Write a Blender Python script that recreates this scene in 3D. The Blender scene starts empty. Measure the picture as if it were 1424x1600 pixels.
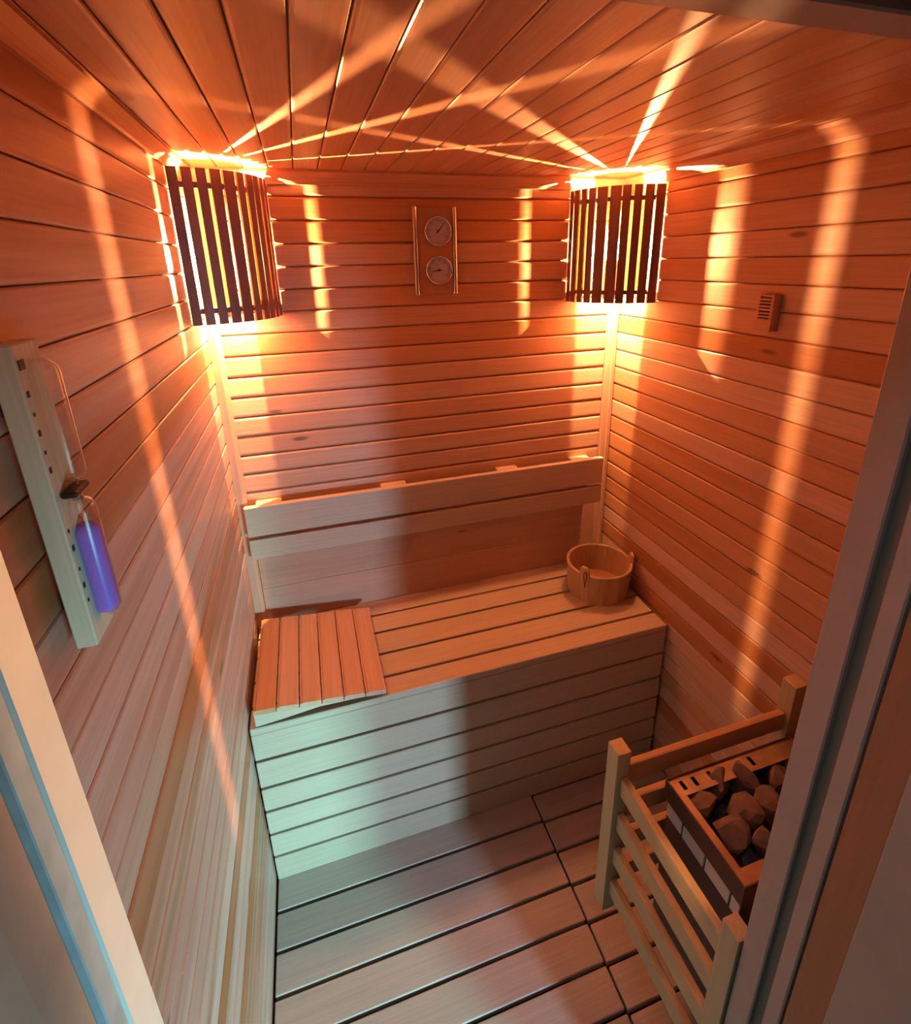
import bpy, bmesh, math, random
from mathutils import Vector, Matrix

SC = bpy.context.scene
COL = SC.collection
random.seed(7)
PI = math.pi

# ------------------------------------------------------------------ camera
cam_d = bpy.data.cameras.new('camera')
cam = bpy.data.objects.new('camera', cam_d)
COL.objects.link(cam)
SC.camera = cam
cam_d.sensor_fit = 'VERTICAL'
cam_d.sensor_height = 36.0
cam_d.sensor_width = 36.0 * 1424 / 1600
cam_d.lens = 790.69 / 1600 * 36.0
cam_d.shift_x = -2.2 / 1600
cam_d.shift_y = -132.48 / 1600
cam_d.clip_start = 0.01
_r = Vector((0.9570166, -0.2892787, -0.0209057))
_f = Vector((0.2686701, 0.9113708, -0.3118008))
_u = Vector((0.1092502, 0.2927818, 0.9499175))
m = Matrix((( _r.x, _u.x, -_f.x, 0.27406), (_r.y, _u.y, -_f.y, -1.67591), (_r.z, _u.z, -_f.z, 1.85792), (0, 0, 0, 1)))
cam.matrix_world = m

# ------------------------------------------------------------------ world, lights, exposure
world = bpy.data.worlds.new('world')
SC.world = world
world.use_nodes = True
world.node_tree.nodes['Background'].inputs[0].default_value = (0.5, 0.55, 0.6, 1)
world.node_tree.nodes['Background'].inputs[1].default_value = 0.008
SC.view_settings.view_transform = 'Standard'
SC.view_settings.look = 'None'
SC.view_settings.exposure = 0.0
SC.view_settings.gamma = 1.0
SC.view_settings.use_curve_mapping = False
SC.cycles.max_bounces = 10
SC.cycles.diffuse_bounces = 6
SC.cycles.transparent_max_bounces = 12
SC.cycles.use_denoising = True
SC.cycles.caustics_reflective = False
SC.cycles.caustics_refractive = False

BULB_W = 220.0
DOWN_GLOW = 560.0  # strength of the glow added beneath each corner lamp
BULB_COL = (1.0, 0.51, 0.20)
HALL_ADDED_PANEL = (0.45, -1.56, 0.15, 2.6, (0.74, 0.88, 1.0))   # unseen fill panel added on the hall ceiling: x, y, size, watts, colour
HALL_ADDED_LIGHTS = [  # unseen lights added low in the hall: x, y, z of centre, width, height, watts, colour
    (1.27, -3.25, 0.70, 0.14, 0.34, 11.5, (0.44, 0.78, 1.0)),
    (1.80, -3.25, 0.70, 0.26, 0.34, 15.0, (0.28, 1.0, 0.88)),
]

# ------------------------------------------------------------------ helpers
def label(o, text, cat, group=None):
    o['label'] = text
    o['category'] = cat
    if group:
        o['group'] = group
    return o

def link(o, parent=None):
    COL.objects.link(o)
    if parent is not None:
        o.parent = parent
    return o

def mesh_obj(name, bm, mat, parent=None, loc=(0, 0, 0), smooth=False):
    me = bpy.data.meshes.new(name)
    bmesh.ops.recalc_face_normals(bm, faces=bm.faces)
    if smooth:
        for f in bm.faces:
            f.smooth = True
    bm.to_mesh(me)
    bm.free()
    if mat:
        me.materials.append(mat)
    o = bpy.data.objects.new(name, me)
    o.location = loc
    return link(o, parent)

def inst(name, src, parent=None, loc=(0, 0, 0), rot=None):
    o = bpy.data.objects.new(name, src.data)
    o.location = loc
    if rot:
        o.rotation_euler = rot
    return link(o, parent)

def empty(name, loc=(0, 0, 0)):
    o = bpy.data.objects.new(name, None)
    o.empty_display_size = 0.05
    o.location = loc
    return link(o)

def box(bm, x0, x1, y0, y1, z0, z1, bev=0.0, seg=1):
    vs = [bm.verts.new((x, y, z)) for z in (z0, z1) for y in (y0, y1) for x in (x0, x1)]
    fs = [(0, 1, 3, 2), (4, 6, 7, 5), (0, 4, 5, 1), (2, 3, 7, 6), (0, 2, 6, 4), (1, 5, 7, 3)]
    faces = [bm.faces.new([vs[i] for i in f]) for f in fs]
    if bev:
        edges = list({e for f in faces for e in f.edges})
        bmesh.ops.bevel(bm, geom=edges, offset=bev, segments=seg, affect='EDGES', profile=0.7)

def box_obj(name, b, mat, parent=None, bev=0.0, seg=1, origin=True):
    """box with its origin at its centre"""
    x0, x1, y0, y1, z0, z1 = b
    c = ((x0 + x1) / 2, (y0 + y1) / 2, (z0 + z1) / 2) if origin else (0, 0, 0)
    bm = bmesh.new()
    box(bm, x0 - c[0], x1 - c[0], y0 - c[1], y1 - c[1], z0 - c[2], z1 - c[2], bev, seg)
    pl = parent.location if parent is not None else Vector((0, 0, 0))
    if parent is not None and parent.parent is not None:
        pl = pl + parent.parent.location
    return mesh_obj(name, bm, mat, parent, (c[0] - pl[0], c[1] - pl[1], c[2] - pl[2]))

def prism(bm, pts, fn, a, b):
    """2-D outline pts swept from a to b; fn(u, v, t) -> xyz"""
    lo = [bm.verts.new(fn(u, v, a)) for u, v in pts]
    hi = [bm.verts.new(fn(u, v, b)) for u, v in pts]
    n = len(pts)
    for i in range(n):
        j = (i + 1) % n
        bm.faces.new((lo[i], lo[j], hi[j], hi[i]))
    bm.faces.new(lo)
    bm.faces.new(hi[::-1])

def cyl(bm, c, r, h, axis='z', n=24, r2=None):
    r2 = r if r2 is None else r2
    res = bmesh.ops.create_cone(bm, cap_ends=True, segments=n, radius1=r, radius2=r2, depth=h)
    M = Matrix.Identity(4)
    if axis == 'x':
        M = Matrix.Rotation(PI / 2, 4, 'Y')
    elif axis == 'y':
        M = Matrix.Rotation(PI / 2, 4, 'X')
    bmesh.ops.transform(bm, matrix=Matrix.Translation(c) @ M, verts=res['verts'])

def lathe(bm, prof, c, axis='z', n=24):
    rings = []
    for r, h in prof:
        ring = []
        for k in range(n):
            a = 2 * PI * k / n
            p = (r * math.cos(a), r * math.sin(a), h)
            if axis == 'y':
                p = (p[0], -p[2], p[1])
            ring.append(bm.verts.new((c[0] + p[0], c[1] + p[1], c[2] + p[2])))
        rings.append(ring)
    for A, B in zip(rings, rings[1:]):
        for k in range(n):
            j = (k + 1) % n
            bm.faces.new((A[k], A[j], B[j], B[k]))
    bm.faces.new(rings[0][::-1])
    bm.faces.new(rings[-1])

def tube(bm, pts, r, n=8):
    pts = [Vector(p) for p in pts]
    rings = []
    for i, p in enumerate(pts):
        t = (pts[min(i + 1, len(pts) - 1)] - pts[max(i - 1, 0)]).normalized()
        a = t.orthogonal().normalized() if abs(t.z) > 0.95 else t.cross(Vector((0, 0, 1))).normalized()
        b = t.cross(a).normalized()
        rings.append([bm.verts.new(p + a * r * math.cos(2 * PI * k / n) + b * r * math.sin(2 * PI * k / n)) for k in range(n)])
    for A, B in zip(rings, rings[1:]):
        for k in range(n):
            j = (k + 1) % n
            bm.faces.new((A[k], A[j], B[j], B[k]))
    bm.faces.new(rings[0][::-1])
    bm.faces.new(rings[-1])

# ------------------------------------------------------------------ materials
def new_mat(name):
    mt = bpy.data.materials.new(name)
    mt.use_nodes = True
    nt = mt.node_tree
    return mt, nt, nt.nodes['Principled BSDF']

def wood(name, tones, axis='x', rough=0.42, spec=0.35, knots=0.25, streak=1.0, bump=0.12):
    """tones: list of linear colours; a random one (blended) per object, streaked along the grain axis"""
    mt, nt, bs = new_mat(name)
    N, L = nt.nodes, nt.links
    tc = N.new('ShaderNodeTexCoord')
    oi = N.new('ShaderNodeObjectInfo')
    mul = N.new('ShaderNodeMath'); mul.operation = 'MULTIPLY'; mul.inputs[1].default_value = 57.3
    L.new(oi.outputs['Random'], mul.inputs[0])
    add = N.new('ShaderNodeVectorMath'); add.operation = 'ADD'
    L.new(tc.outputs['Object'], add.inputs[0]); L.new(mul.outputs[0], add.inputs[1])
    def mapping(along, across):
        mp = N.new('ShaderNodeMapping')
        sc = {'x': (along, across, across), 'y': (across, along, across), 'z': (across, across, along)}[axis]
        mp.inputs['Scale'].default_value = sc
        L.new(add.outputs[0], mp.inputs[0])
        return mp
    def noise(along, across, detail=3, dist=0.0):
        n = N.new('ShaderNodeTexNoise')
        n.inputs['Scale'].default_value = 1.0
        n.inputs['Detail'].default_value = detail
        n.inputs['Distortion'].default_value = dist
        L.new(mapping(along, across).outputs[0], n.inputs['Vector'])
        return n
    ramp = N.new('ShaderNodeValToRGB')
    ramp.color_ramp.interpolation = 'LINEAR'
    el = ramp.color_ramp.elements
    for i, c in enumerate(tones):
        pos = i / max(1, len(tones) - 1)
        e = el[i] if i < 2 else el.new(pos)
        e.position = pos
        e.color = (*c, 1)
    # random tone, pushed about by a slow streak along the board
    n1 = noise(0.9, 14, 2, 0.6)
    sub = N.new('ShaderNodeMath'); sub.operation = 'MULTIPLY_ADD'
    sub.inputs[1].default_value = 0.9 * streak; sub.inputs[2].default_value = -0.45 * streak
    L.new(n1.outputs['Fac'], sub.inputs[0])
    ad = N.new('ShaderNodeMath'); ad.operation = 'ADD'; ad.use_clamp = True
    L.new(oi.outputs['Random'], ad.inputs[0]); L.new(sub.outputs[0], ad.inputs[1])
    L.new(ad.outputs[0], ramp.inputs[0])
    # fine grain
    n2 = noise(4, 170, 4, 0.3)
    mr = N.new('ShaderNodeMapRange')
    mr.inputs['From Min'].default_value = 0.3; mr.inputs['From Max'].default_value = 0.7
    mr.inputs['To Min'].default_value = 0.90; mr.inputs['To Max'].default_value = 1.06
    L.new(n2.outputs['Fac'], mr.inputs[0])
    mx = N.new('ShaderNodeMix'); mx.data_type = 'RGBA'; mx.blend_type = 'MULTIPLY'
    mx.inputs['Factor'].default_value = 1.0
    L.new(ramp.outputs[0], mx.inputs[6]); L.new(mr.outputs[0], mx.inputs[7])
    out = mx.outputs[2]
    if knots:
        vo = N.new('ShaderNodeTexVoronoi')
        vo.inputs['Scale'].default_value = 1.0
        L.new(mapping(3.2, 11).outputs[0], vo.inputs['Vector'])
        kr = N.new('ShaderNodeMapRange')
        kr.inputs['From Min'].default_value = 0.06; kr.inputs['From Max'].default_value = 0.11
        kr.inputs['To Min'].default_value = 1.0; kr.inputs['To Max'].default_value = 0.0
        L.new(vo.outputs['Distance'], kr.inputs[0])
        sep = N.new('ShaderNodeSeparateColor')
        L.new(vo.outputs['Color'], sep.inputs[0])
        gt = N.new('ShaderNodeMath'); gt.operation = 'LESS_THAN'; gt.inputs[1].default_value = knots
        L.new(sep.outputs[0], gt.inputs[0])
        kk = N.new('ShaderNodeMath'); kk.operation = 'MULTIPLY'
        L.new(kr.outputs[0], kk.inputs[0]); L.new(gt.outputs[0], kk.inputs[1])
        k2 = N.new('ShaderNodeMath'); k2.operation = 'MULTIPLY'; k2.inputs[1].default_value = 0.75
        L.new(kk.outputs[0], k2.inputs[0])
        mk = N.new('ShaderNodeMix'); mk.data_type = 'RGBA'
        L.new(k2.outputs[0], mk.inputs['Factor'])
        L.new(out, mk.inputs[6]); mk.inputs[7].default_value = (0.10, 0.04, 0.02, 1)
        out = mk.outputs[2]
    L.new(out, bs.inputs['Base Color'])
    bs.inputs['Roughness'].default_value = rough
    bs.inputs['Specular IOR Level'].default_value = spec
    bp = N.new('ShaderNodeBump')
    bp.inputs['Strength'].default_value = bump; bp.inputs['Distance'].default_value = 0.002
    L.new(n2.outputs['Fac'], bp.inputs['Height'])
    L.new(bp.outputs[0], bs.inputs['Normal'])
    return mt

def plain(name, col, rough=0.5, metal=0.0, spec=0.5, vary=0.0, scale=20, bump=0.0):
    mt, nt, bs = new_mat(name)
    bs.inputs['Base Color'].default_value = (*col, 1)
    bs.inputs['Roughness'].default_value = rough
    bs.inputs['Metallic'].default_value = metal
    bs.inputs['Specular IOR Level'].default_value = spec
    if vary or bump:
        N, L = nt.nodes, nt.links
        tc = N.new('ShaderNodeTexCoord')
        n = N.new('ShaderNodeTexNoise')
        n.inputs['Scale'].default_value = scale; n.inputs['Detail'].default_value = 5
        L.new(tc.outputs['Object'], n.inputs['Vector'])
        if vary:
            r = N.new('ShaderNodeValToRGB')
            r.color_ramp.elements[0].position = 0.3; r.color_ramp.elements[1].position = 0.7
            r.color_ramp.elements[0].color = (*[c * (1 - vary) for c in col], 1)
            r.color_ramp.elements[1].color = (*[min(1, c * (1 + vary)) for c in col], 1)
            L.new(n.outputs['Fac'], r.inputs[0]); L.new(r.outputs[0], bs.inputs['Base Color'])
        if bump:
            b = N.new('ShaderNodeBump'); b.inputs['Strength'].default_value = bump
            b.inputs['Distance'].default_value = 0.004
            L.new(n.outputs['Fac'], b.inputs['Height']); L.new(b.outputs[0], bs.inputs['Normal'])
    return mt

PALE = (0.61, 0.37, 0.27); PINK = (0.56, 0.305, 0.21); TAN = (0.52, 0.24, 0.115); DEEP = (0.40, 0.15, 0.058)
WALLT = [DEEP, TAN, PINK, PALE, PINK, TAN]
M_wx = wood('cladding_x', [TAN, PINK, PALE, PINK], 'x', knots=0.36, streak=0.6)
M_wy = wood('cladding_y', WALLT, 'y', knots=0.3, streak=0.5)
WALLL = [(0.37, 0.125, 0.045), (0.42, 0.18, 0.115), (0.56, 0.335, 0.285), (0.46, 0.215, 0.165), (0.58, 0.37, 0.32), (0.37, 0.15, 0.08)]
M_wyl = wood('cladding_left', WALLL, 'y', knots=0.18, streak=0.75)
M_wyc = wood('cladding_ceiling', [TAN, PINK, TAN, PALE], 'y', knots=0.2, streak=0.6)
M_tz = wood('trim_wood_z', [PALE, PINK], 'z', knots=0)
M_tx = wood('trim_wood_x', [PINK, TAN], 'x', knots=0)
M_ty = wood('trim_wood_y', [PINK, TAN], 'y', knots=0)
BENCH = [(0.50, 0.38, 0.29), (0.54, 0.42, 0.33)]
M_bx = wood('bench_wood_x', BENCH, 'x', rough=0.5, knots=0.06, streak=0.5)
M_by = wood('bench_wood_y', BENCH, 'y', rough=0.5, knots=0.05)
M_bz = wood('bench_wood_z', BENCH, 'z', rough=0.5, knots=0)
M_low = wood('low_board_wood', [(0.47, 0.26, 0.18), (0.54, 0.33, 0.25)], 'x', rough=0.5, knots=0.25, streak=1.1)
M_hr = wood('headrest_wood', [PINK, PALE, TAN], 'y', rough=0.5, knots=0.0)
M_duck = wood('duckboard_wood', [(0.39, 0.315, 0.285), (0.45, 0.37, 0.335)], 'x', rough=0.5, knots=0.06)
M_slat = wood('lamp_dark_wood', [(0.17, 0.060, 0.062), (0.21, 0.08, 0.078)], 'z', rough=0.5, knots=0)
M_veneer_m = None
M_back = plain('backing_board', (0.27, 0.12, 0.05), 0.8)
M_sub = plain('subfloor', (0.05, 0.035, 0.03), 0.9)
M_inner = plain('dark_timber', (0.08, 0.045, 0.03), 0.8)

def veneer():
    mt, nt, bs = new_mat('thin_veneer')
    N, L = nt.nodes, nt.links
    tr = N.new('ShaderNodeBsdfTranslucent'); tr.inputs[0].default_value = (0.95, 0.78, 0.42, 1)
    df = N.new('ShaderNodeBsdfDiffuse'); df.inputs[0].default_value = (0.8, 0.6, 0.3, 1)
    mx = N.new('ShaderNodeMixShader'); mx.inputs[0].default_value = 0.7
    L.new(df.outputs[0], mx.inputs[1]); L.new(tr.outputs[0], mx.inputs[2])
    L.new(mx.outputs[0], N['Material Output'].inputs['Surface'])
    return mt
M_ven = veneer()

def bulb_glass():
    mt, nt, bs = new_mat('bulb_glass')
    N, L = nt.nodes, nt.links
    tp = N.new('ShaderNodeBsdfTransparent')
    gl = N.new('ShaderNodeBsdfGlossy'); gl.inputs['Roughness'].default_value = 0.05
    tl = N.new('ShaderNodeBsdfTranslucent')
    m1 = N.new('ShaderNodeMixShader'); m1.inputs[0].default_value = 0.7
    m2 = N.new('ShaderNodeMixShader'); m2.inputs[0].default_value = 0.16
    L.new(gl.outputs[0], m1.inputs[1]); L.new(tl.outputs[0], m1.inputs[2])
    L.new(tp.outputs[0], m2.inputs[1]); L.new(m1.outputs[0], m2.inputs[2])
    L.new(m2.outputs[0], N['Material Output'].inputs['Surface'])
    return mt
M_bulb = bulb_glass()

def emit(name, col, s):
    mt, nt, bs = new_mat(name)
    bs.inputs['Base Color'].default_value = (0, 0, 0, 1)
    bs.inputs['Emission Color'].default_value = (*col, 1)
    bs.inputs['Emission Strength'].default_value = s
    return mt
M_down_glow = emit('opal_glow', BULB_COL, DOWN_GLOW)
M_fil = emit('filament', (1.0, 0.7, 0.4), 400)

def clear_glass():
    mt, nt, bs = new_mat('clear_glass')
    N, L = nt.nodes, nt.links
    tp = N.new('ShaderNodeBsdfTransparent'); tp.inputs[0].default_value = (0.93, 0.95, 0.95, 1)
    gl = N.new('ShaderNodeBsdfGlossy'); gl.inputs['Roughness'].default_value = 0.22
    lw = N.new('ShaderNodeLayerWeight'); lw.inputs[0].default_value = 0.22
    mx = N.new('ShaderNodeMixShader')
    L.new(lw.outputs['Facing'], mx.inputs[0]); L.new(tp.outputs[0], mx.inputs[1]); L.new(gl.outputs[0], mx.inputs[2])
    L.new(mx.outputs[0], N['Material Output'].inputs['Surface'])
    return mt
M_glass = clear_glass()
M_white = plain('socket_white', (0.8, 0.78, 0.72), 0.4)
M_chrome = plain('chrome', (0.8, 0.8, 0.82), 0.18, 1.0)
M_dial = plain('dial_face', (0.46, 0.42, 0.56), 0.25, vary=0.12, scale=60)
M_black = plain('black_plastic', (0.012, 0.012, 0.012), 0.4)
M_hgwood = wood('hourglass_wood', [(0.62, 0.58, 0.46), (0.66, 0.62, 0.50)], 'z', rough=0.55, knots=0)
M_sand = plain('purple_sand', (0.44, 0.20, 1.0), 0.9, spec=0.1, vary=0.06, scale=900)
M_gwood = wood('guard_wood_y', [(0.46, 0.33, 0.18), (0.52, 0.38, 0.21)], 'y', rough=0.45, knots=0)
M_gwoodx = wood('guard_wood_x', [(0.45, 0.26, 0.13), (0.49, 0.29, 0.16)], 'x', rough=0.45, knots=0)
M_gwoodz = wood('guard_wood_z', [(0.46, 0.35, 0.20), (0.52, 0.40, 0.24)], 'z', rough=0.45, knots=0)
M_steel = plain('heater_steel', (0.50, 0.36, 0.25), 0.33, 0.85, vary=0.15, scale=30)
M_dsteel = plain('heater_brown_steel', (0.10, 0.055, 0.045), 0.45, 0.3)
M_hwhite = plain('heater_white_enamel', (0.72, 0.72, 0.70), 0.4)
M_stone = plain('stone', (0.15, 0.095, 0.078), 0.85, vary=0.35, scale=22, bump=0.5)
M_bucket = wood('bucket_wood', [(0.44, 0.27, 0.15), (0.54, 0.35, 0.21)], 'z', rough=0.5, knots=0)
M_cord = plain('leather_cord', (0.09, 0.03, 0.02), 0.6)
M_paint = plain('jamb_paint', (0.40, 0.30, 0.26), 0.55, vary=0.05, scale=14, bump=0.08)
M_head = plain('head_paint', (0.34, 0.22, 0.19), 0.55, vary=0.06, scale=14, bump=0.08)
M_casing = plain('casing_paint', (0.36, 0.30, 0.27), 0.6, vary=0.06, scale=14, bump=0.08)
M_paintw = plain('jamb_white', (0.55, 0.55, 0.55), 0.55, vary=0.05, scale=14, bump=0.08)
M_blue = plain('pale_blue_seal', (0.28, 0.34, 0.39), 0.6, vary=0.12, scale=30)  # pale blue strip on the left jamb
M_jwood = wood('jamb_wood', [(0.31, 0.135, 0.055), (0.34, 0.155, 0.07)], 'z', rough=0.55, knots=0)
M_groove = plain('dark_seal', (0.12, 0.12, 0.10), 0.7)  # shade of the frame grooves, put into the colour of these strips
M_plaster = plain('hall_plaster', (0.30, 0.215, 0.17), 0.9, vary=0.22, scale=9, bump=0.5)
M_hall = plain('hall_paint', (0.13, 0.115, 0.11), 0.8)
M_tile = plain('hall_tile', (0.20, 0.19, 0.185), 0.35)
M_added_glow = emit('hall_panel_glow', (0.7, 0.97, 0.95), 1.5)  # glow of the unseen lights added in the hall

# ------------------------------------------------------------------ room
W, H, DOOR_Y = 1.402, 2.115, -1.30
PITCH = 0.065
Z0 = -0.045

def structure(o, text, cat='wall'):
    o['kind'] = 'structure'
    return label(o, text, cat)

def plank_profile(half, depth, ch):
    # (across, outwards) ; outward 0 is the front face
    f = half - ch
    return [(-half, -depth), (-half, -ch * 1.3), (-f, -0.0006), (-f + 0.004, 0), (f - 0.004, 0), (f, -0.0006), (half, -ch * 1.3), (half, -depth)]

PROF = plank_profile(0.0306, 0.0070, 0.0034)
PROF_SIDE = plank_profile(0.0314, 0.0065, 0.0022)
PROF_CEIL = plank_profile(0.0318, 0.0070, 0.0018)

def planks(parent, fn, a, b, centres, mat, place, prof=PROF):
    """fn maps profile to local xyz of a plank whose origin is at its middle"""
    first = None
    for c in centres:
        jit = random.uniform(-0.0006, 0.0006)
        if first is None:
            bm = bmesh.new()
            prism(bm, prof, fn, a, b)
            first = mesh_obj('plank', bm, mat, parent, place(c, jit))
        else:
            inst('plank', first, parent, place(c, jit))

def shell(name, b, text, cat='wall', mat=None):
    bm = bmesh.new(); box(bm, *b)
    return structure(mesh_obj(name, bm, mat or M_back), text, cat)

D = 0.0070
wall_back = shell('wall_back', (-0.05, W + 0.05, D, 0.06, Z0, H + 0.03), 'back wall clad in horizontal timber planks behind the bench')
wall_left = shell('wall_left', (-0.06, -D, DOOR_Y, D, Z0, H + 0.03), 'left wall of horizontal planks carrying the sand timer')
wall_right = shell('wall_right', (W + D, W + 0.06, DOOR_Y, D, Z0, H + 0.03), 'right wall of horizontal planks beside the bucket and heater')
ceiling = shell('ceiling', (-0.06, W + 0.06, DOOR_Y, 0.06, H + D, H + 0.06), 'plank ceiling above both corner lamps', 'ceiling')
# planks: groove centre heights measured for each wall
def rows(z_ref):
    zs = []
    z = z_ref + PITCH / 2
    while z - PITCH > Z0:
        z -= PITCH
    while z + PITCH / 2 < H - 0.002:
        zs.append(z); z += PITCH
    if H - zs[-1] > PITCH * 0.52:
        pass
    return zs
planks(wall_back, lambda u, v, t: (t, -v, u), -W / 2, W / 2, rows(1.657), M_wx, lambda c, j: (W / 2, j, c))
LY = DOOR_Y
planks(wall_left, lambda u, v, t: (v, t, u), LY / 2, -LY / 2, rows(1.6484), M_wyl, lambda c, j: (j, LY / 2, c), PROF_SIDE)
planks(wall_right, lambda u, v, t: (-v, t, u), LY / 2, -LY / 2, rows(1.6565), M_wy, lambda c, j: (W + j, LY / 2, c), PROF_SIDE)
planks(ceiling, lambda u, v, t: (u, t, -v), LY / 2, -LY / 2, [0.0955 - 0.0332 + 0.0663 * k for k in range(-1, 21)], M_wyc, lambda c, j: (c, LY / 2, H + j), PROF_CEIL)

# front wall with the door opening
JL, JR, JT = 0.063, 0.858, 2.027
FY0, FY1 = -1.43, DOOR_Y
wf = bmesh.new()
box(wf, -1.0, JL - 0.012, FY0, FY1, Z0, 2.45)
box(wf, JR + 0.012, 2.6, FY0, FY1, Z0, 2.45)
box(wf, JL - 0.012, JR + 0.012, FY0, FY1, JT + 0.012, 2.45)
wall_front = structure(mesh_obj('wall_front', wf, M_plaster), 'rough plastered front wall around the door opening')

# floor
floor = shell('floor', (-0.06, W + 0.06, DOOR_Y - 0.13, 0.06, Z0 - 0.05, Z0), 'dark subfloor under the slatted duckboards', 'floor', M_sub)

# mouldings
def trim(name, pts, fn, a, b, mat, text):
    bm = bmesh.new()
    prism(bm, pts, fn, a, b)
    return structure(mesh_obj(name, bm, mat), text, 'moulding')
COVE = [(0, 0), (0.033, 0), (0.033, 0.006), (0.026, 0.010), (0.016, 0.017), (0.010, 0.024), (0.008, 0.030), (0, 0.030)]
trim('trim_1', [(u * 0.82, v) for u, v in COVE], lambda u, v, t: (u, t, H - v), DOOR_Y, -0.03, M_ty, 'cornice strip where left wall meets ceiling')
COVE2 = [(u, v * 1.25) for u, v in COVE]
trim('trim_2', COVE2, lambda u, v, t: (t, -u, H - v), 0.0, W, M_tx, 'cornice strip where back wall meets ceiling')
trim('trim_3', COVE2, lambda u, v, t: (W - u, t, H - v), DOOR_Y, -0.03, M_ty, 'cornice strip where right wall meets ceiling')
trim('trim_4', [(0, 0), (0.0325, 0), (0.0325, -0.014), (0.028, -0.022), (0.020, -0.026), (0, -0.026)], lambda u, v, t: (u, v, t), 0.0, H - 0.03, M_tz, 'upright corner strip at the left end of the back wall')
trim('trim_5', [(W, 0), (W - 0.043, 0), (W - 0.043, -0.006), (W - 0.036, -0.012), (W - 0.020, -0.013), (W - 0.017, -0.018), (W - 0.004, -0.018), (W, -0.012)], lambda u, v, t: (u, v, t), 0.0, H - 0.03, M_tz, 'upright corner strip at the right end of the back wall')

# door frame -----------------------------------------------------------
door = structure(empty('door_1', (0, 0, 0)), 'painted door frame that the room is seen through', 'door frame')
def dpart(name, b, mat, bev=0.002):
    return box_obj(name, b, mat, door, bev)
ZB = Z0
# right jamb, from the room outwards
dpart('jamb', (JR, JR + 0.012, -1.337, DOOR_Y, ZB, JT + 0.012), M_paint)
dpart('door_seal', (JR + 0.008, JR + 0.012, -1.354, -1.337, ZB, JT + 0.012), M_groove, 0)
dpart('door_stop', (JR + 0.0015, JR + 0.012, -1.3765, -1.354, ZB, JT + 0.012), M_paint)
dpart('jamb_lining', (JR + 0.003, JR + 0.012, -1.424, -1.380, ZB, JT + 0.012), M_jwood, 0.001)
dpart('casing', (JR - 0.001, JR + 0.06, -1.500, -1.424, ZB, JT + 0.07), M_casing, 0.003)
# left jamb
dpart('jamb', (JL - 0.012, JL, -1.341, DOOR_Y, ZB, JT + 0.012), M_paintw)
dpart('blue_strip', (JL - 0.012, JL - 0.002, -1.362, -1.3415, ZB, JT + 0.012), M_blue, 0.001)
dpart('door_seal', (JL - 0.012, JL - 0.009, -1.373, -1.362, ZB, JT + 0.012), M_groove, 0)
bmp = bmesh.new()
prism(bmp, [(JL - 0.012, -1.373), (JL - 0.001, -1.3735), (JL - 0.0015, -1.41), (JL - 0.006, -1.432), (JL - 0.06, -1.436), (JL - 0.06, -1.425), (JL - 0.012, -1.42)], lambda u, v, t: (u, v, t), ZB, JT + 0.07)
mesh_obj('plaster_edge', bmp, M_plaster, door)
# head
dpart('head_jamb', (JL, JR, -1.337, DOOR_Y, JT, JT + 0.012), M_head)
dpart('door_seal', (JL, JR, -1.354, -1.337, JT + 0.008, JT + 0.012), M_groove, 0)
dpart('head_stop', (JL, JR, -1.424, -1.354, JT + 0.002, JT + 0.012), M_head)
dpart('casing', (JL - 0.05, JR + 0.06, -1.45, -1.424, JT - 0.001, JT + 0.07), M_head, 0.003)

# hall the photograph is taken from -----------------------------------
HX0, HX1, HY0, HZ = -1.0, 2.6, -4.0, 2.42
shell('wall_hall_left', (HX0 - 0.05, HX0, HY0, FY0, Z0, HZ), 'painted hall wall to the left outside the door', 'wall', M_hall)
shell('wall_hall_right', (HX1, HX1 + 0.05, HY0, FY0, Z0, HZ), 'painted hall wall to the right outside the door', 'wall', M_hall)
shell('wall_hall_rear', (HX0, HX1, HY0 - 0.05, HY0, Z0, HZ), 'painted hall wall facing the door', 'wall', M_hall)
shell('floor_hall', (HX0, HX1, HY0, DOOR_Y - 0.13, Z0 - 0.05, Z0 - 0.001), 'pale tiled hall floor outside the door', 'floor', M_tile)
shell('ceiling_hall', (HX0, HX1, HY0, FY0, HZ, HZ + 0.05), 'painted hall ceiling outside the door', 'ceiling', M_hall)
lx, ly, sz, watts, colr = HALL_ADDED_PANEL
bm = bmesh.new(); box(bm, -sz / 2 - 0.015, sz / 2 + 0.015, -sz / 2 - 0.015, sz / 2 + 0.015, 0.004, 0.022, 0.003)
t = label(mesh_obj('ceiling_panel_light', bm, M_white, None, (lx, ly, HZ - 0.022)), 'dim square ceiling light out in the hall', 'ceiling light')
bm = bmesh.new(); box(bm, -sz / 2, sz / 2, -sz / 2, sz / 2, 0.001, 0.004)
mesh_obj('diffuser', bm, M_added_glow, t)
ld = bpy.data.lights.new('hall_light', 'AREA')
ld.energy = watts; ld.color = colr; ld.size = sz; ld.shape = 'SQUARE'
lo = bpy.data.objects.new('hall_light', ld); link(lo, t); lo.location = (0, 0, -0.002)
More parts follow.
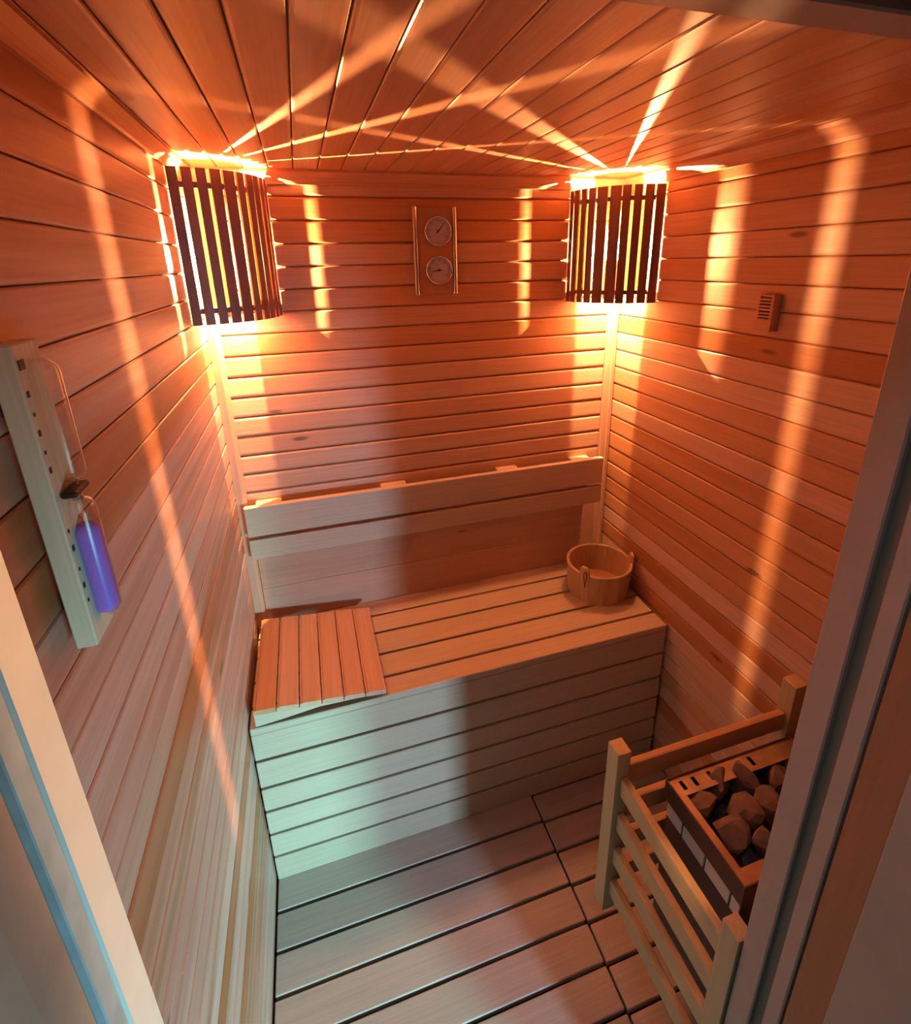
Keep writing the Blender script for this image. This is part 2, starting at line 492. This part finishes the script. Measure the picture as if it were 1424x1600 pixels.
for i, (lx, ly, lz, lw, lh, watts, colr) in enumerate(HALL_ADDED_LIGHTS):
    t = label(empty('floor_lantern', (lx, ly, Z0)), ['narrow frosted floor lantern outside the door, nearer its opening', 'wide mint-tinted floor lantern outside the door, further along the hall'][i], 'lantern')
    zc = lz - Z0
    def lpart(name, mat, b, bev=0.0):
        bm = bmesh.new(); box(bm, *b, bev); return mesh_obj(name, bm, mat, t)
    lpart('base', M_black, (-lw / 2 - 0.02, lw / 2 + 0.02, -0.06, 0.04, 0, 0.015), 0.003)
    lpart('post', M_black, (-0.01, 0.01, -0.04, -0.02, 0.015, zc - lh / 2))
    lpart('housing', M_black, (-lw / 2 - 0.012, lw / 2 + 0.012, -0.045, -0.004, zc - lh / 2 - 0.012, zc + lh / 2 + 0.012), 0.003)
    lpart('diffuser', M_added_glow, (-lw / 2, lw / 2, -0.004, 0.0, zc - lh / 2, zc + lh / 2))
    ld = bpy.data.lights.new('lantern_light', 'AREA')
    ld.energy = watts; ld.color = colr; ld.shape = 'RECTANGLE'; ld.size = lw; ld.size_y = lh
    lo = bpy.data.objects.new('lantern_light', ld); link(lo, t); lo.location = (0, 0.06, zc)
    lo.rotation_euler = (PI / 2 - math.radians(9), 0, math.radians(28))
    ld.spread = math.radians(68)

# ------------------------------------------------------------------ bench
BY, BZ = -0.467, 0.623
bench = label(empty('bench', (0.7, -0.23, 0)), 'wide slatted timber sauna bench with boarded front along the back wall', 'bench')
X0, X1 = 0.006, 1.388
for y0, y1 in ((-0.086, -0.004), (-0.180, -0.095), (-0.2855, -0.1895), (-0.387, -0.295), (BY, -0.396)):
    box_obj('seat_slat', (X0, X1, y0, y1, BZ - 0.024, BZ), M_bx, bench, 0.0022)
fb = [(0.506, BZ - 0.0245), (0.399, 0.495), (0.304, 0.388), (0.206, 0.293), (0.1075, 0.195), (0.0, 0.0965)]
for z0, z1 in fb:
    box_obj('front_board', (X0, X1, BY, BY + 0.02, z0, z1), M_bx, bench, 0.002)
for x in (0.03, 0.68, 1.34):
    box_obj('support', (x, x + 0.04, BY + 0.021, BY + 0.061, Z0, BZ - 0.025), M_inner, bench)
    box_obj('bearer', (x, x + 0.04, BY + 0.062, -0.012, BZ - 0.085, BZ - 0.025), M_inner, bench)

# backrest
back = label(empty('backrest', (0.69, -0.03, 0.9)), 'two-board timber backrest fixed to the back wall above the bench', 'backrest')
for z0, z1 in ((0.9995, 1.107), (0.914, 0.987)):
    box_obj('board', (0.022, 1.355, -0.055, -0.034, z0, z1), M_bx, back, 0.002)
for x0, x1 in ((0.058, 0.140), (0.476, 0.566), (0.914, 0.998), (1.225, 1.305)):
    box_obj('upright', (x0, x1, -0.0335, -0.002, 0.916, 1.107), M_bz, back, 0.0015)

# two flush boards closing the wall between backrest and seat
for z0, z1 in ((0.625, 0.7665), (0.7672, 0.9125)):
    box_obj('low_board', (0.0335, W - 0.044, -0.009, 0.0005, z0, z1), M_low, wall_back, 0.0008)

# headrest
head = label(empty('headrest', (0.2, -0.27, BZ)), 'low wedge-shaped slatted headrest lying on the left end of bench', 'headrest')
ang = math.atan2(0.688 - 0.650, 0.37)
n = 6
hw = (0.393 - 0.022) / n
for k in range(n):
    xa = 0.022 + hw * k
    xc = xa + hw / 2
    zc = 0.688 - (xc - 0.022) * math.tan(ang) - 0.008
    bm = bmesh.new()
    hx = hw / 2 - 0.0012
    prism(bm, [(-hx, -0.008), (hx, -0.008), (hx, 0.004), (hx - 0.004, 0.008), (-hx + 0.007, 0.008), (-hx + 0.004, 0.005), (-hx, 0.005)], lambda u, v, t: (u, t, v), -0.198, 0.198)
    o = mesh_obj('slat', bm, M_hr, head, (xc - 0.2, 0.0, zc - BZ))
    o.rotation_euler = (0, ang, 0)
for yw in (-0.466, -0.10):
    bm = bmesh.new()
    prism(bm, [(0.024, 0.671), (0.024, 0.628), (0.10, 0.634), (0.20, 0.645), (0.33, 0.6395), (0.385, 0.635)], lambda u, v, t: (u - 0.2, t + 0.27, v - BZ), yw, yw + 0.018)
    mesh_obj('wedge_side', bm, M_bx, head)
box_obj('batten', (0.345, 0.385, -0.445, -0.10, BZ, 0.6345), M_by, head, 0.001)
box_obj('batten', (0.026, 0.055, -0.445, -0.11, BZ, 0.669), M_by, head, 0.001)

# duckboards
for x0, x1, off, text in ((0.006, 0.882, 0.0, 'long slatted timber duckboard on the floor in front of bench, left of the seam'),
                          (0.888, W - 0.004, -0.005, 'short slatted timber duckboard on the floor under the heater, right of the seam')):
    d = label(empty('duckboard', ((x0 + x1) / 2, -0.86, -0.02)), text, 'duckboard')
    first = None
    ytop = -0.4630 + off
    for k in range(9):
        ya = ytop - 0.0985 * k
        yb = ya - 0.0895
        if yb < -1.38: break
        if first is None:
            first = box_obj('slat', (x0, x1, yb, ya, -0.02, 0.0), M_duck, d, 0.0022)
        else:
            inst('slat', first, d, (first.location.x, first.location.y - 0.0985 * k, first.location.z))
    for xx in (x0 + 0.06, x1 - 0.10):
        box_obj('batten', (xx, xx + 0.04, -1.30, -0.47, Z0, -0.0205), M_inner, d)

# ------------------------------------------------------------------ corner lamps
def lamp(cx, sg, bulb, cup, gaps, opens, text, zb=1.713, zt=2.072, r=0.21):
    t = label(empty('corner_lamp', (cx, 0, zb)), text, 'lamp')
    th = 0.007
    # slats between the gaps (degrees from the back wall, around the corner)
    edges = []
    a = 0.6
    for g, wd in gaps:
        edges.append((a, g - wd / 2)); a = g + wd / 2
    edges.append((a, 89.2))
    hz = zt - zb
    def P(ang, rad, z):
        return (sg * rad * math.cos(math.radians(ang)), -rad * math.sin(math.radians(ang)), z)
    for a0, a1 in edges:
        bm = bmesh.new()
        ns = 4
        rows_ = []
        for i in range(ns + 1):
            an = a0 + (a1 - a0) * i / ns
            rows_.append([bm.verts.new(P(an, rr, z)) for rr, z in ((r, 0), (r + th, 0), (r + th, hz), (r, hz))])
        for A, B in zip(rows_, rows_[1:]):
            for k in range(4):
                j = (k + 1) % 4
                bm.faces.new((A[k], A[j], B[j], B[k]))
        bm.faces.new(rows_[0]); bm.faces.new(rows_[-1][::-1])
        mesh_obj('slat', bm, M_slat, t)
    for z0 in (0.028, hz - 0.045):
        bm = bmesh.new()
        rows_ = []
        for i in range(25):
            an = 1 + 88 * i / 24
            rows_.append([bm.verts.new(P(an, rr, z)) for rr, z in ((r - 0.008, z0), (r - 0.0005, z0), (r - 0.0005, z0 + 0.014), (r - 0.008, z0 + 0.014))])
        for A, B in zip(rows_, rows_[1:]):
            for k in range(4):
                j = (k + 1) % 4
                bm.faces.new((A[k], A[j], B[j], B[k]))
        bm.faces.new(rows_[0]); bm.faces.new(rows_[-1][::-1])
        mesh_obj('rail', bm, M_slat, t)
    # thin veneer added behind some gaps so they glow without casting stripes
    for i, (g, wd) in enumerate(gaps):
        if i in opens:
            continue
        bm = bmesh.new()
        rows_ = []
        for q in (-1, 1):
            an = g + q * (wd / 2 + 1.2)
            rows_.append([bm.verts.new(P(an, rr, z)) for rr, z in ((r - 0.0024, 0.043), (r - 0.0006, 0.043), (r - 0.0006, hz - 0.046), (r - 0.0024, hz - 0.046))])
        A, B = rows_
        for k in range(4):
            j = (k + 1) % 4
            bm.faces.new((A[k], A[j], B[j], B[k]))
        bm.faces.new(A); bm.faces.new(B[::-1])
        mesh_obj('veneer_strip', bm, M_ven, t)
    # bulb hanging cap up from a small bracket
    bx, by, bz = sg * bulb[0], -bulb[1], bulb[2] - zb
    bm = bmesh.new()
    prof = []
    for i in range(13):
        ph = -PI / 2 + PI * i / 12
        rr = 0.027 * math.cos(ph)
        prof.append((max(0.0012, rr if ph < 0.75 else max(rr, 0.013)), bz + 0.03 * math.sin(ph) + (0.014 * max(0, ph - 0.6))))
    lathe(bm, prof, (bx, by, 0), 'z', 20)
    b = mesh_obj('bulb', bm, M_bulb, t, smooth=True)
    bm = bmesh.new()
    tube(bm, [(bx + 0.0065 * math.cos(a * 0.42), by + 0.0065 * math.sin(a * 0.42), bz + 0.008 + 0.001 * math.sin(a)) for a in range(13)], 0.0006, 5)
    mesh_obj('filament', bm, M_fil, b)
    bm = bmesh.new()
    cyl(bm, (bx, by, bz + 0.062), 0.016, 0.045, 'z', 20)
    box(bm, bx - 0.006, bx + 0.006, by, -0.001, bz + 0.078, bz + 0.086)
    mesh_obj('socket', bm, M_white, t)
    # curved guard plate below the filament on the room side, held by a strap to the wall
    bm = bmesh.new()
    rows_ = []
    for i in range(17):
        an = math.radians(cup[0] + (cup[1] - cup[0]) * i / 16)
        rows_.append([bm.verts.new((bx + sg * rr * math.cos(an), by - rr * math.sin(an), z)) for rr, z in ((0.034, 0.006), (0.0352, 0.006), (0.0352, bz - 0.030), (0.034, bz - 0.030))])
    for A, B in zip(rows_, rows_[1:]):
        for k in range(4):
            j = (k + 1) % 4
            bm.faces.new((A[k], A[j], B[j], B[k]))
    bm.faces.new(rows_[0]); bm.faces.new(rows_[-1][::-1])
    mesh_obj('guard_plate', bm, M_slat, t)
    bm = bmesh.new()
    ctr = [bm.verts.new((bx, by, z)) for z in (0.0045, 0.0058)]
    arc = [[bm.verts.new((bx + sg * 0.035 * math.cos(an), by - 0.035 * math.sin(an), z)) for z in (0.0045, 0.0058)] for an in [math.radians(cup[0] + (cup[1] - cup[0]) * i / 16) for i in range(17)]]
    for A, B in zip(arc, arc[1:]):
        bm.faces.new((ctr[0], A[0], B[0])); bm.faces.new((ctr[1], B[1], A[1])); bm.faces.new((A[0], A[1], B[1], B[0]))
    bm.faces.new((ctr[0], ctr[1], arc[0][1], arc[0][0])); bm.faces.new((ctr[1], ctr[0], arc[-1][0], arc[-1][1]))
    mesh_obj('guard_base', bm, M_slat, t)
    bm = bmesh.new()
    for ring_z in (0,):
        vs = [bm.verts.new((bx, by, 0.0040))] + [bm.verts.new((bx + sg * 0.034 * math.cos(an), by - 0.034 * math.sin(an), 0.0040)) for an in [math.radians(cup[0] + (cup[1] - cup[0]) * i / 16) for i in range(17)]]
        vt = [bm.verts.new((v_.co.x, v_.co.y, 0.0044)) for v_ in vs]
        bm.faces.new(vs[::-1]); bm.faces.new(vt)
        for i in range(len(vs)):
            j = (i + 1) % len(vs)
            bm.faces.new((vs[i], vs[j], vt[j], vt[i]))
    mesh_obj('opal_disc', bm, M_down_glow, t)  # glowing disc added under the shade to light the bench
    ld = bpy.data.lights.new('bulb_light', 'POINT')
    ld.energy = BULB_W; ld.color = BULB_COL; ld.shadow_soft_size = 0.002
    lo = bpy.data.objects.new('bulb_light', ld); link(lo, t); lo.location = (bx, by, bz)
    return t

lamp(0.0, 1, (0.069, 0.044, 1.878), (-34.5, 130),
     [(5.4, 1.2), (14, 2.3), (22, 2.3), (30.3, 0.95), (38, 2.3), (46, 2.0), (56, 1.8), (65, 2.4), (73.5, 2.5), (82, 2.2)], {0, 3, 5, 6, 9},
     'dark slatted quarter-round lamp in the left back corner', zt=2.085)
lamp(W, -1, (0.060, 0.050, 1.878), (-25, 118),
     [(7.0, 1.1), (15, 2.3), (23, 2.3), (31.5, 1.7), (42.5, 2.3), (53, 0.75), (61.5, 2.4), (70.5, 2.4), (80, 1.8)], {0, 3, 4, 5, 8},
     'dark slatted quarter-round lamp in the right back corner above the bucket')

# ------------------------------------------------------------------ gauge on the back wall
g = label(empty('thermo_hygrometer', (0.705, 0, 1.888)), 'small wooden two-dial gauge with chrome side rods on the back wall', 'gauge')
M_gplate = wood('gauge_wood', [(0.42, 0.19, 0.11), (0.46, 0.22, 0.13)], 'z', knots=0)
box_obj('plate', (0.648, 0.764, -0.014, -0.001, 1.757, 2.018), M_gplate, g, 0.002)
for x in (0.6415, 0.7705):
    bm = bmesh.new()
    cyl(bm, (0, 0, 0), 0.0072, 0.264, 'z', 16)
    mesh_obj('rod', bm, M_chrome, g, (x - 0.705, -0.012, 0.0), smooth=False)
for zc, na, name in ((1.949, 48, 'upper'), (1.831, 190, 'lower')):
    c = (0.010, 0, zc - 1.888)
    bm = bmesh.new()
    prof = [(0.0425, 0.0135), (0.0445, 0.0135), (0.0450, 0.018), (0.0440, 0.0225), (0.0425, 0.0235), (0.0405, 0.0215), (0.0405, 0.0150)]
    nn = 40; rings = []
    for r_, h_ in prof:
        rings.append([bm.verts.new((r_ * math.cos(2 * PI * k / nn), -h_, r_ * math.sin(2 * PI * k / nn))) for k in range(nn)])
    for A, B in zip(rings, rings[1:]):
        for k in range(nn):
            bm.faces.new((A[k], A[(k + 1) % nn], B[(k + 1) % nn], B[k]))
    dl = mesh_obj('dial', bm, M_chrome, g, c, smooth=True)
    bm = bmesh.new(); cyl(bm, (0, -0.0155, 0), 0.0408, 0.003, 'y', 40)
    mesh_obj('dial_face', bm, M_dial, dl)
    bm = bmesh.new()
    for k in range(25):
        a = math.radians(-30 + 240 * k / 24)
        r0 = 0.031 if k % 4 else 0.028
        ca, sa = math.cos(a), math.sin(a)
        w_ = 0.0005 if k % 4 else 0.0008
        vs = [bm.verts.new((rr * ca + q * w_ * -sa, -0.0173, rr * sa + q * w_ * ca)) for rr, q in ((r0, -1), (0.036, -1), (0.036, 1), (r0, 1))]
        bm.faces.new(vs)
    mesh_obj('scale_marks', bm, M_black, dl)
    bm = bmesh.new()
    a = math.radians(na); ca, sa = math.cos(a), math.sin(a)
    pts = [(-0.008, -0.0012), (-0.008, 0.0012), (0.0, 0.0022), (0.029, 0.0005), (0.029, -0.0005), (0.0, -0.0022)]
    prism(bm, pts, lambda u, v, t: (u * ca - v * sa, t, u * sa + v * ca), -0.0185, -0.0178)
    cyl(bm, (0, -0.0185, 0), 0.0035, 0.003, 'y', 16)
    mesh_obj('needle', bm, M_black, dl)

# ------------------------------------------------------------------ sensor box on the right wall
v = label(empty('vent_box', (W, -0.664, 1.720)), 'little wooden louvred sensor box on the right wall', 'vent box')
vy0, vy1, vz0, vz1, vx = -0.688, -0.641, 1.675, 1.764, W - 0.026
bm = bmesh.new()
box(bm, vx, W - 0.001, vy0, vy0 + 0.007, vz0, vz1)
box(bm, vx, W - 0.001, vy1 - 0.007, vy1, vz0, vz1)
box(bm, vx, W - 0.001, vy0 + 0.007, vy1 - 0.007, vz0, vz0 + 0.030)
box(bm, vx + 0.018, W - 0.001, vy0 + 0.007, vy1 - 0.007, vz0 + 0.030, vz1 - 0.004)
bmesh.ops.translate(bm, verts=bm.verts, vec=(-W, 0.664, -1.720))
mesh_obj('case', bm, M_ty, v)
for k in range(7):
    z = vz0 + 0.0355 + k * 0.0083
    bm = bmesh.new()
    prism(bm, [(vx, z - 0.0022), (vx, z + 0.002), (vx + 0.018, z + 0.0055), (vx + 0.018, z + 0.002)], lambda a_, b_, t: (a_ - W, t + 0.664, b_ - 1.720), vy0 + 0.0072, vy1 - 0.0072)
    mesh_obj('louvre', bm, M_ty, v)

# ------------------------------------------------------------------ sand timer on the left wall
hg = label(empty('sand_timer', (0.02, -1.122, 1.64)), 'pale wooden sand timer with purple sand on the left wall by the door', 'sand timer')
def hp(bm, name, mat, parent=hg, smooth=False):
    bmesh.ops.translate(bm, verts=bm.verts, vec=(-0.02, 1.122, -1.64))
    return mesh_obj(name, bm, mat, parent, smooth=smooth)
bm = bmesh.new(); box(bm, 0.010, 0.030, -1.147, -1.097, 1.480, 1.797, 0.0015); hp(bm, 'back_board', M_hgwood)
for z in (1.53, 1.74):
    bm = bmesh.new(); box(bm, 0.0005, 0.0098, -1.13, -1.112, z - 0.01, z + 0.01); hp(bm, 'spacer', M_inner)
TX, TY = 0.037, -1.120
def capsule(z0, z1, r, n=8):
    pr = []
    for i in range(n + 1):
        a = -PI / 2 + PI / 2 * i / n
        pr.append((max(0.0008, r * math.cos(a)), z0 + r + r * math.sin(a)))
    for i in range(n + 1):
        a = PI / 2 * i / n
        pr.append((max(0.0008, r * math.cos(a)), z1 - r + r * math.sin(a)))
    return pr
bm = bmesh.new(); lathe(bm, capsule(1.657, 1.781, 0.0135), (TX, TY, 0)); up = hp(bm, 'upper_glass', M_glass, smooth=True)
bm = bmesh.new(); lathe(bm, capsule(1.500, 1.640, 0.0135), (TX, TY, 0)); lo_ = hp(bm, 'lower_glass', M_glass, smooth=True)
bm = bmesh.new(); lathe(bm, capsule(1.503, 1.612, 0.0118), (TX, TY, 0)); hp(bm, 'purple_sand', M_sand, smooth=True)
bm = bmesh.new(); lathe(bm, [(0.005, 1.638), (0.0035, 1.646), (0.0035, 1.652), (0.005, 1.660)], (TX, TY, 0)); hp(bm, 'glass_neck', M_glass, smooth=True)
bm = bmesh.new(); box(bm, 0.0302, TX + 0.008, TY - 0.019, TY + 0.015, 1.6455, 1.6525, 0.002); hp(bm, 'pivot_clip', M_black)
bm = bmesh.new(); box(bm, 0.0301, 0.0312, -1.143, -1.1335, 1.774, 1.783)
hp(bm, 'top_mark', M_black)
for i, z in enumerate((1.752, 1.733, 1.715, 1.696, 1.678, 1.613, 1.594, 1.570, 1.551, 1.533)):
    s = 0.0022 if i % 2 else 0.0035
    bm = bmesh.new(); box(bm, 0.0301, 0.0309, -1.1405 - s / 2, -1.1405 + s / 2, z - s * 0.8, z + s * 0.8)
    hp(bm, 'minute_mark', M_black)

# ------------------------------------------------------------------ wooden bucket
bk = label(empty('bucket', (1.27, -0.203, BZ)), 'round wooden stave bucket with two ears at the right end of bench', 'bucket')
NST, RB, RT, HB, TW = 20, 0.112, 0.1245, 0.127, 0.011
for k in range(NST):
    a0 = 2 * PI * k / NST + 0.10; a1 = a0 + 2 * PI / NST
    deg = math.degrees((a0 + a1) / 2) % 360
    ear = min(abs(deg - 212), abs(deg - 336)) <= 360 / NST / 2
    hh = HB + (0.032 if ear else 0.0)
    bm = bmesh.new()
    gap = 0.0035
    rings = []
    for z in ((0, HB - 0.004, HB, hh - 0.006, hh) if ear else (0, HB - 0.003, HB)):
        ro = RB + (RT - RB) * z / HB
        ri = ro - TW
        if z == (hh if ear else HB):
            ro -= 0.0025; ri += 0.0025
        aa, ab = a0 + gap, a1 - gap
        if ear and z > HB + 0.02:
            mid = (a0 + a1) / 2; hw_ = (a1 - a0) / 2 * (0.78 if z < hh else 0.5)
            aa, ab = mid - hw_, mid + hw_
        am = (aa + ab) / 2
        rings.append([bm.verts.new((rr * math.cos(an), rr * math.sin(an), z)) for rr, an in ((ro, aa), (ro, am), (ro, ab), (ri, ab), (ri, am), (ri, aa))])
    for A, B in zip(rings, rings[1:]):
        for i in range(6):
            j = (i + 1) % 6
            bm.faces.new((A[i], A[j], B[j], B[i]))
    bm.faces.new(rings[0][::-1]); bm.faces.new(rings[-1])
    mesh_obj('ear_stave' if ear else 'stave', bm, M_bucket, bk)
bm = bmesh.new(); cyl(bm, (0, 0, 0.012), 0.1015, 0.012, 'z', 40); mesh_obj('bottom', bm, plain('bucket_bottom', (0.34, 0.16, 0.09), 0.6), bk)  # shade inside the bucket is put into this dark red
a = math.radians(216)
px_, py_ = math.cos(a), math.sin(a)
bm = bmesh.new()
loop = []
for i in range(17):
    t_ = 2 * PI * i / 16
    loop.append((px_ * 0.127 + 0.0 - py_ * 0.009 * math.sin(t_) * (0.6 + 0.4 * math.cos(t_)) , py_ * 0.127 + px_ * 0.009 * math.sin(t_) * (0.6 + 0.4 * math.cos(t_)), 0.118 + 0.026 * math.cos(t_)))
loop = [(x + px_ * 0.004, y + py_ * 0.004, z) for x, y, z in loop]
tube(bm, loop, 0.0016, 6)
tube(bm, [(px_ * 0.131, py_ * 0.131, 0.094), (px_ * 0.129, py_ * 0.129, 0.078)], 0.0022, 6)
mesh_obj('leather_loop', bm, M_cord, bk)

# ------------------------------------------------------------------ heater and its guard
ht = label(empty('sauna_heater', (1.16, -1.09, 0.20)), 'box-shaped electric sauna heater filled with stones in the right front corner', 'heater')
hx0, hx1, hy0, hy1, hz0, hz1 = 0.975, 1.350, -1.205, -0.975, 0.20, 0.690
def hpart(name, mat, fn):
    bm = bmesh.new(); fn(bm)
    bmesh.ops.translate(bm, verts=bm.verts, vec=(-1.16, 1.09, -0.20))
    return mesh_obj(name, bm, mat, ht)
def rim(bm):
    box(bm, hx0, hx1, hy0, hy0 + 0.003, hz1 - 0.055, hz1)
    box(bm, hx0, hx1, hy1 - 0.003, hy1, hz1 - 0.055, hz1)
    box(bm, hx0, hx0 + 0.003, hy0 + 0.003, hy1 - 0.003, hz1 - 0.055, hz1)
    box(bm, hx1 - 0.003, hx1, hy0 + 0.003, hy1 - 0.003, hz1 - 0.055, hz1)
hpart('rim', M_dsteel, rim)
def flange(bm):
    z0, z1 = hz1 - 0.007, hz1 - 0.004
    # inward flange with punched slots at the far end
    box(bm, hx0 + 0.003, hx0 + 0.022, hy0 + 0.032, hy1 - 0.045, z0, z1)
    box(bm, hx0 + 0.003, hx1 - 0.003, hy0 + 0.003, hy0 + 0.032, z0, z1)
    for a_, b_ in ((0.0, 0.022), (0.032, 0.055), (0.065, 0.10), (0.11, 0.22), (0.23, 0.37)):
        box(bm, hx0 + 0.003 + a_, min(hx0 + 0.003 + b_, hx1 - 0.003), hy1 - 0.045, hy1 - 0.003, z0, z1)
    box(bm, hx0 + 0.003, hx1 - 0.003, hy1 - 0.045, hy1 - 0.034, z0 + 0.0004, z1 + 0.0004)
    box(bm, hx0 + 0.003, hx1 - 0.003, hy1 - 0.012, hy1 - 0.003, z0 + 0.0004, z1 + 0.0004)
hpart('flange', M_steel, flange)
hpart('basket', M_dsteel, lambda bm: box(bm, hx0 + 0.02, hx1 - 0.02, hy0 + 0.02, hy1 - 0.02, hz1 - 0.13, hz1 - 0.12))
HXB, HYB = 0.008, 0.008
bx0, bx1, by0, by1 = hx0 + HXB, hx1 - HXB, hy0 + HYB, hy1 - HYB
def vents(bm):
    zt_, zb_ = hz1 - 0.056, hz1 - 0.108
    for ya, yb in ((by0, by0 + 0.020), (by0 + 0.025, by0 + 0.090), (by0 + 0.095, by0 + 0.160), (by0 + 0.165, by1)):
        box(bm, bx0, bx0 + 0.004, ya, yb, zb_, zt_)
hpart('vent_band', M_hwhite, vents)
def body(bm):
    zt_, zb_ = hz1 - 0.109, hz0
    box(bm, bx0 + 0.001, bx0 + 0.005, by0, by1, zb_, zt_)
    box(bm, bx1 - 0.004, bx1, by0, by1, zb_, zt_)
    box(bm, bx0 + 0.005, bx1 - 0.004, by0, by0 + 0.004, zb_, hz1 - 0.056)
    box(bm, bx0 + 0.005, bx1 - 0.004, by1 - 0.004, by1, zb_, hz1 - 0.056)
hpart('body_panel', M_dsteel, body)
hpart('core', M_black, lambda bm: box(bm, hx0 + 0.02, hx1 - 0.02, hy0 + 0.02, hy1 - 0.02, hz0 + 0.01, hz1 - 0.135))
hpart('wall_bracket', M_dsteel, lambda bm: box(bm, hx1, W - 0.001, hy0 + 0.06, hy1 - 0.06, hz0 + 0.1, hz1 - 0.1))

def stone(c, size, rot, seed, text, group=None):
    rnd = random.Random(seed)
    bm = bmesh.new()
    bmesh.ops.create_icosphere(bm, subdivisions=2, radius=1.0)
    planes = [(Vector((rnd.gauss(0, 1), rnd.gauss(0, 1), rnd.gauss(0, 1))).normalized(), rnd.uniform(0.50, 0.66)) for _ in range(10)]
    for vv in bm.verts:
        p = vv.co.copy()
        for nrm, dd in planes:
            k = p.dot(nrm)
            if k > dd:
                p -= nrm * (k - dd)
        p *= 1 + rnd.uniform(-0.02, 0.02)
        vv.co = Vector((p.x * size[0], p.y * size[1], p.z * size[2])) * 0.88
    o = mesh_obj('stone', bm, M_stone, None, (1.08 + (c[0] - 1.08) * 1.05, c[1], c[2]))
    o.rotation_euler = rot
    return label(o, text, 'stone', group)
zs = hz1 - 0.03
STONES = [
    ((1.030, -1.032, zs), (0.052, 0.050, 0.050), (0.2, 0.1, 0.5), 3, 'dark angular stone at the far left of the heater beside the punched slots'),
    ((1.094, -1.008, zs + 0.008), (0.048, 0.040, 0.050), (0.1, 0.5, 1.2), 11, 'flat-topped pale stone at the far side of the heater basket'),
    ((1.162, -1.016, zs + 0.006), (0.056, 0.050, 0.048), (0.5, 0.1, 0.2), 5, 'large dark rounded stone at the back of the heater, against the far rim'),
    ((1.108, -1.074, zs + 0.012), (0.050, 0.050, 0.052), (0.1, -0.2, 0.9), 8, 'tall pointed tan stone in the middle of the heater basket'),
    ((1.046, -1.098, zs + 0.004), (0.054, 0.050, 0.046), (0.4, -0.1, 0.4), 21, 'broad wedge-shaped stone at the left of the heater nearest the rim'),
    ((1.098, -1.142, zs + 0.000), (0.050, 0.042, 0.044), (0.3, 0.6, 0.1), 14, 'small stone at the near side of the heater beside the door frame'),
    ((1.176, -1.086, zs + 0.002), (0.050, 0.050, 0.048), (0.9, 0.1, 0.3), 17, 'stone in the heater half hidden behind the door frame'),
    ((1.240, -1.040, zs), (0.054, 0.052, 0.048), (0.2, 0.9, 0.7), 19, 'stone at the right of the heater hidden behind the door frame'),
    ((1.250, -1.125, zs), (0.056, 0.052, 0.046), (0.5, 0.3, 1.9), 23, 'stone at the right near corner of the heater, out of sight'),
]
for a_ in STONES:
    stone(*a_)
# a lower layer seen only as dark shapes between the upper stones
LOWER = [(1.03, -1.07), (1.10, -1.05), (1.15, -1.13), (1.08, -1.13), (1.22, -1.07)]
for i, (x, y) in enumerate(LOWER):
    stone((x, y, hz1 - 0.088), (0.040, 0.036, 0.036), (i, i * 0.7, i * 1.3), 40 + i, 'dark stone low in the heater basket beneath the top stones', 'stones low in the heater basket')

gd = label(empty('heater_guard', (0.87, -1.1, 0.25)), 'wooden rail guard standing around the stone heater', 'heater guard')
def gp(name, b, mat, bev=0.004, seg=2):
    return box_obj(name, b, mat, gd, bev, seg)
gp('post', (0.849, 0.885, -0.957, -0.917, 0.25, 0.788), M_gwoodz)
gp('post', (1.360, W - 0.001, -0.957, -0.917, 0.25, 0.820), M_gwoodz)
gp('post', (0.852, 0.884, -1.298, -1.262, 0.25, 0.777), M_gwoodz)
RZ = [(0.662, 0.716), (0.547, 0.600), (0.432, 0.484), (0.317, 0.368)]
for z0, z1 in RZ:
    gp('front_rail', (0.862, 0.880, -1.2615, -0.9575, z0, z1), M_gwood, 0.005, 2)
    gp('side_rail', (0.8855, 1.3595, -0.946, -0.928, z0 + 0.012, z1 + 0.013), M_gwoodx, 0.005, 2)
